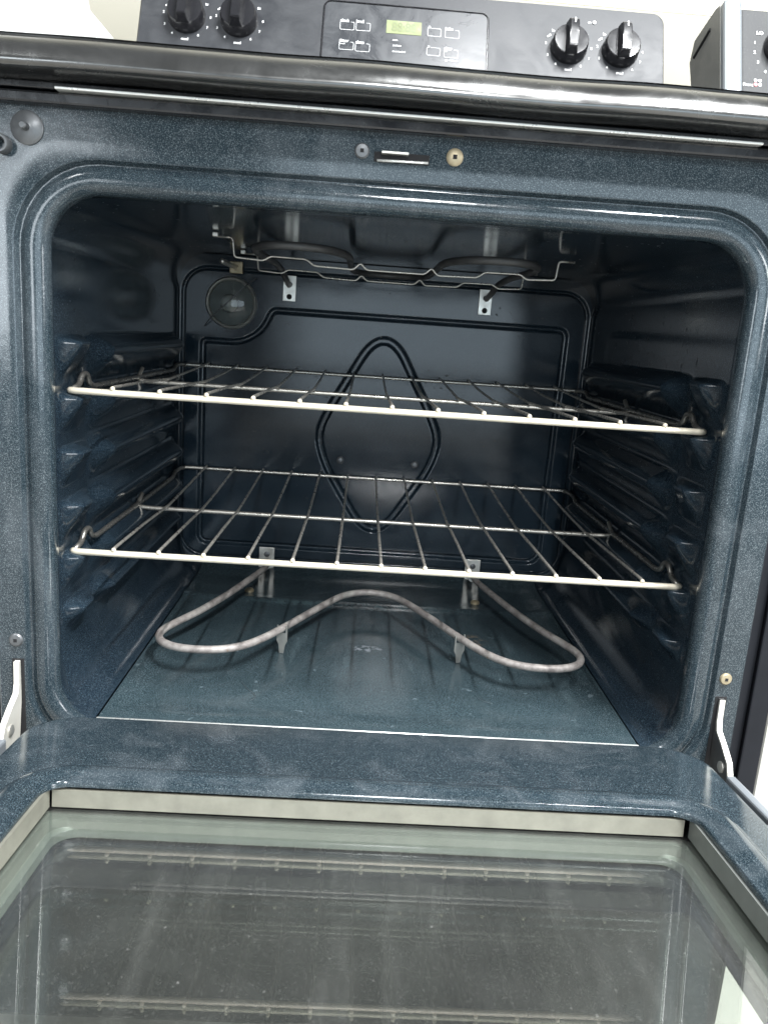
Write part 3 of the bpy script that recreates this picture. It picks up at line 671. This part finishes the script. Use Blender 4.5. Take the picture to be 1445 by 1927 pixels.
# ------------------------------------------------------------------ racks
def make_rack(label):
    rk = thing('oven_rack', label, 'oven rack', (0, 0.03, 0.293), 'wire racks in the oven')
    def part(name, path, r, mat, n=10):
        V, F = tube(path, r, n); o = obj(name, V, F, mat); o.parent = rk; return o
    D = 0.445
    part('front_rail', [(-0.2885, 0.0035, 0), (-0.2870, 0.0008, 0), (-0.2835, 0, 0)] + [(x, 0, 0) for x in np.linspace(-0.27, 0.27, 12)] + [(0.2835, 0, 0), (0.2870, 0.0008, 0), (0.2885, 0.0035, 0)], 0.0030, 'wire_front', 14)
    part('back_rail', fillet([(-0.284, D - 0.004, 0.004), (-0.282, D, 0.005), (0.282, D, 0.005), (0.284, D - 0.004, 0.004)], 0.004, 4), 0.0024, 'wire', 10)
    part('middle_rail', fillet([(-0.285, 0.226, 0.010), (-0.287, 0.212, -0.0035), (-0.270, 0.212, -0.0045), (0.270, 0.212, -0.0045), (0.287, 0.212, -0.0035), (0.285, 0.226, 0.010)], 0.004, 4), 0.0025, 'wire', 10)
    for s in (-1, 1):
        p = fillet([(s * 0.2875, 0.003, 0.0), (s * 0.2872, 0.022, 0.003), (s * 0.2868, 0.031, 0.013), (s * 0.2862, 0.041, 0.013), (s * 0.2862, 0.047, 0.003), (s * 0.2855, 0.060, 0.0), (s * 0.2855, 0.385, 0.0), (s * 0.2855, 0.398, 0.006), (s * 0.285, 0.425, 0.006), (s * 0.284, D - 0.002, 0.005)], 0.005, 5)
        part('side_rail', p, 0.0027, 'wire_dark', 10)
    for k in range(13):
        x = -0.2495 + k * 0.04165
        bow = random.uniform(-0.0008, 0.0008)
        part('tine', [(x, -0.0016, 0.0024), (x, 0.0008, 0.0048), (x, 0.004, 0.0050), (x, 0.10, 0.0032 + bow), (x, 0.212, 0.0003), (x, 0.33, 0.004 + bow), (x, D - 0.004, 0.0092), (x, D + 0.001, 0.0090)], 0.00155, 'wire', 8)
        V, F = lathe([(0.0, -0.0022), (0.0016, -0.0016), (0.0024, 0.0), (0.0016, 0.0016), (0.0, 0.0022)], 8, False, False)
    for c_ in [c for c in rk.children if c.name.startswith('tine')]:
        x = c_.data.vertices[0].co.x
        bmn = bmesh.new(); bmesh.ops.create_icosphere(bmn, subdivisions=2, radius=0.0023)
        V = [(v.co.x + round(x * 1) * 0 + float(np.mean([q.co.x for q in c_.data.vertices])), v.co.y - 0.0014, v.co.z + 0.0040) for v in bmn.verts]; bmn.verts.index_update(); F = [[v.index for v in f.verts] for f in bmn.faces]; bmn.free()
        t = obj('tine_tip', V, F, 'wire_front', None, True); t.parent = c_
    for o in rk.children: o.data.polygons.foreach_set('use_smooth', [True] * len(o.data.polygons))
    return rk
rack = make_rack('upper wire oven rack with bright front rail, on the second guide from the top')
def dup(root, loc, label):
    r = root.copy(); C.objects.link(r); r.location = loc; r['label'] = label
    for ch in list(root.children):
        c = ch.copy(); C.objects.link(c); c.parent = r
        for g in ch.children:
            d = g.copy(); C.objects.link(d); d.parent = c
    return r
dup(rack, (0, 0.03, 0.1436), 'lower wire oven rack just above the looped bake element')

# ------------------------------------------------------------------ neighbours
WRG = thing('white_range', 'white range at the left edge, only its white backguard showing', 'range', (-0.80, 0.25, GZ))
X = -0.405
V, F = prism([(0.50, 0.54), (0.235, 0.54), (0.205, 0.62), (0.203, 0.70), (0.225, 0.80), (0.405, 0.80), (0.452, 0.738), (0.565, 0.737), (0.60, 0.70), (0.60, 0.54)], lambda y, z, d: (d, y, z), X, X - 0.72)
obj('backguard', V, F, 'white', WRG)
obj('body', *box(X - 0.74, X + 0.004, 0.0, 0.64, GZ, 0.535, 0.006), 'white', WRG)
obj('cooktop', *box(X - 0.745, X + 0.008, -0.03, 0.60, 0.536, 0.553, 0.004), 'white', WRG)

BRG = thing('black_range', 'range at the right edge with black backguard, grey side and white dial marks', 'range', (0.80, 0.25, GZ))
XR = 0.3865
V, F = prism([(0.53, 0.56), (0.355, 0.56), (0.358, 0.66), (0.405, 0.787), (0.418, 0.787), (0.478, 0.770), (0.485, 0.745), (0.44, 0.66)], lambda y, z, d: (d, y, z), XR, XR + 0.012)
sd = obj('side_panel', V, F, 'greyside', BRG)
obj('vent_slot', *tube([(XR - 0.0002, 0.425, 0.7665), (XR - 0.0002, 0.470, 0.7475)], 0.0022, 8), 'hole', sd)
QA = math.atan2(0.047, 0.127); QT = Vector((0, math.sin(QA), math.cos(QA))); QN = Vector((0, -math.cos(QA), math.sin(QA))); QO = Vector((XR, 0.358, 0.66))
def QP(x, s, h=0.0): return QO + Vector((x, 0, 0)) + QT * s + QN * h
def qbox(x0, x1, s0, s1, h0, h1, bev=0): 
    V, F = box(x0, x1, s0, s1, h0, h1, bev); return xf(V, QP), F
obj('corner_trim', *qbox(0.0008, 0.0240, -0.10, 0.137, -0.004, 0.010, 0.004), 'greytrim', BRG)
bpn = obj('backguard', *qbox(0.0245, 0.72, -0.10, 0.131, -0.02, 0.0035, 0.003), 'panel_matt', BRG)
knob(0.078, 0.080, R(0), BRG, P=lambda a, b, h=0: QP(a, b, h + 0.0036))
def qtxt(s, x, y, size, mat='print'):
    V, F = text_mesh(s, size); return obj('lettering', xf(V, lambda a, b, c_: QP(x + a, y + b, 0.0042)), F, mat, bpn)
for t, x, y, z in (('LO', 0.0480, 0.0985, 0.0068), ('1', 0.0420, 0.0850, 0.0058), ('2', 0.0415, 0.0720, 0.0058), ('3', 0.0455, 0.0590, 0.0058), ('4', 0.0545, 0.0470, 0.0058), ('Front', 0.0330, 0.0280, 0.0056)):
    qtxt(t, x, y, z)
for i, (x, y) in enumerate(((0.0425, 0.0345), (0.0480, 0.0345), (0.0425, 0.0290), (0.0480, 0.0290))):
    V, F = lathe([(0.0020, 0.0), (0.0020, 0.0004), (0.0011, 0.0004), (0.0011, 0.0)], 16, False, False) if i != 2 else lathe([(0.0023, 0.0), (0.0023, 0.0005)], 16)
    obj('burner_symbol', xf(V, lambda a, b, h: QP(x + a, y + b, 0.0038 + h)), F, 'red_print' if i == 2 else 'print', bpn)
obj('body', *box(0.3815, 1.14, 0.002, 0.64, GZ, 0.535, 0.004), 'offwhite', BRG)
obj('cooktop', *box(0.3805, 1.145, -0.03, 0.60, 0.536, 0.555, 0.004), 'gloss_black', BRG)

# ------------------------------------------------------------------ lint on the oven floor
def thread(label, pts, r):
    V, F = tube(catmull([(x, y, 0.0004 + r - 0.0035 * float(sstep(-0.005, 0.03, y))) for x, y in pts], 5), r, 6)
    o = obj('thread', V, F, 'greyscrew', None, True); o['label'] = label; o['category'] = 'thread'
thread('pale curled thread on the oven floor, left of the two', [(-0.135, 0.083), (-0.126, 0.066), (-0.118, 0.055), (-0.116, 0.046), (-0.119, 0.041)], 0.00016)
thread('short pale thread on the oven floor, right of the two', [(0.112, 0.074), (0.118, 0.066), (0.126, 0.062)], 0.00016)
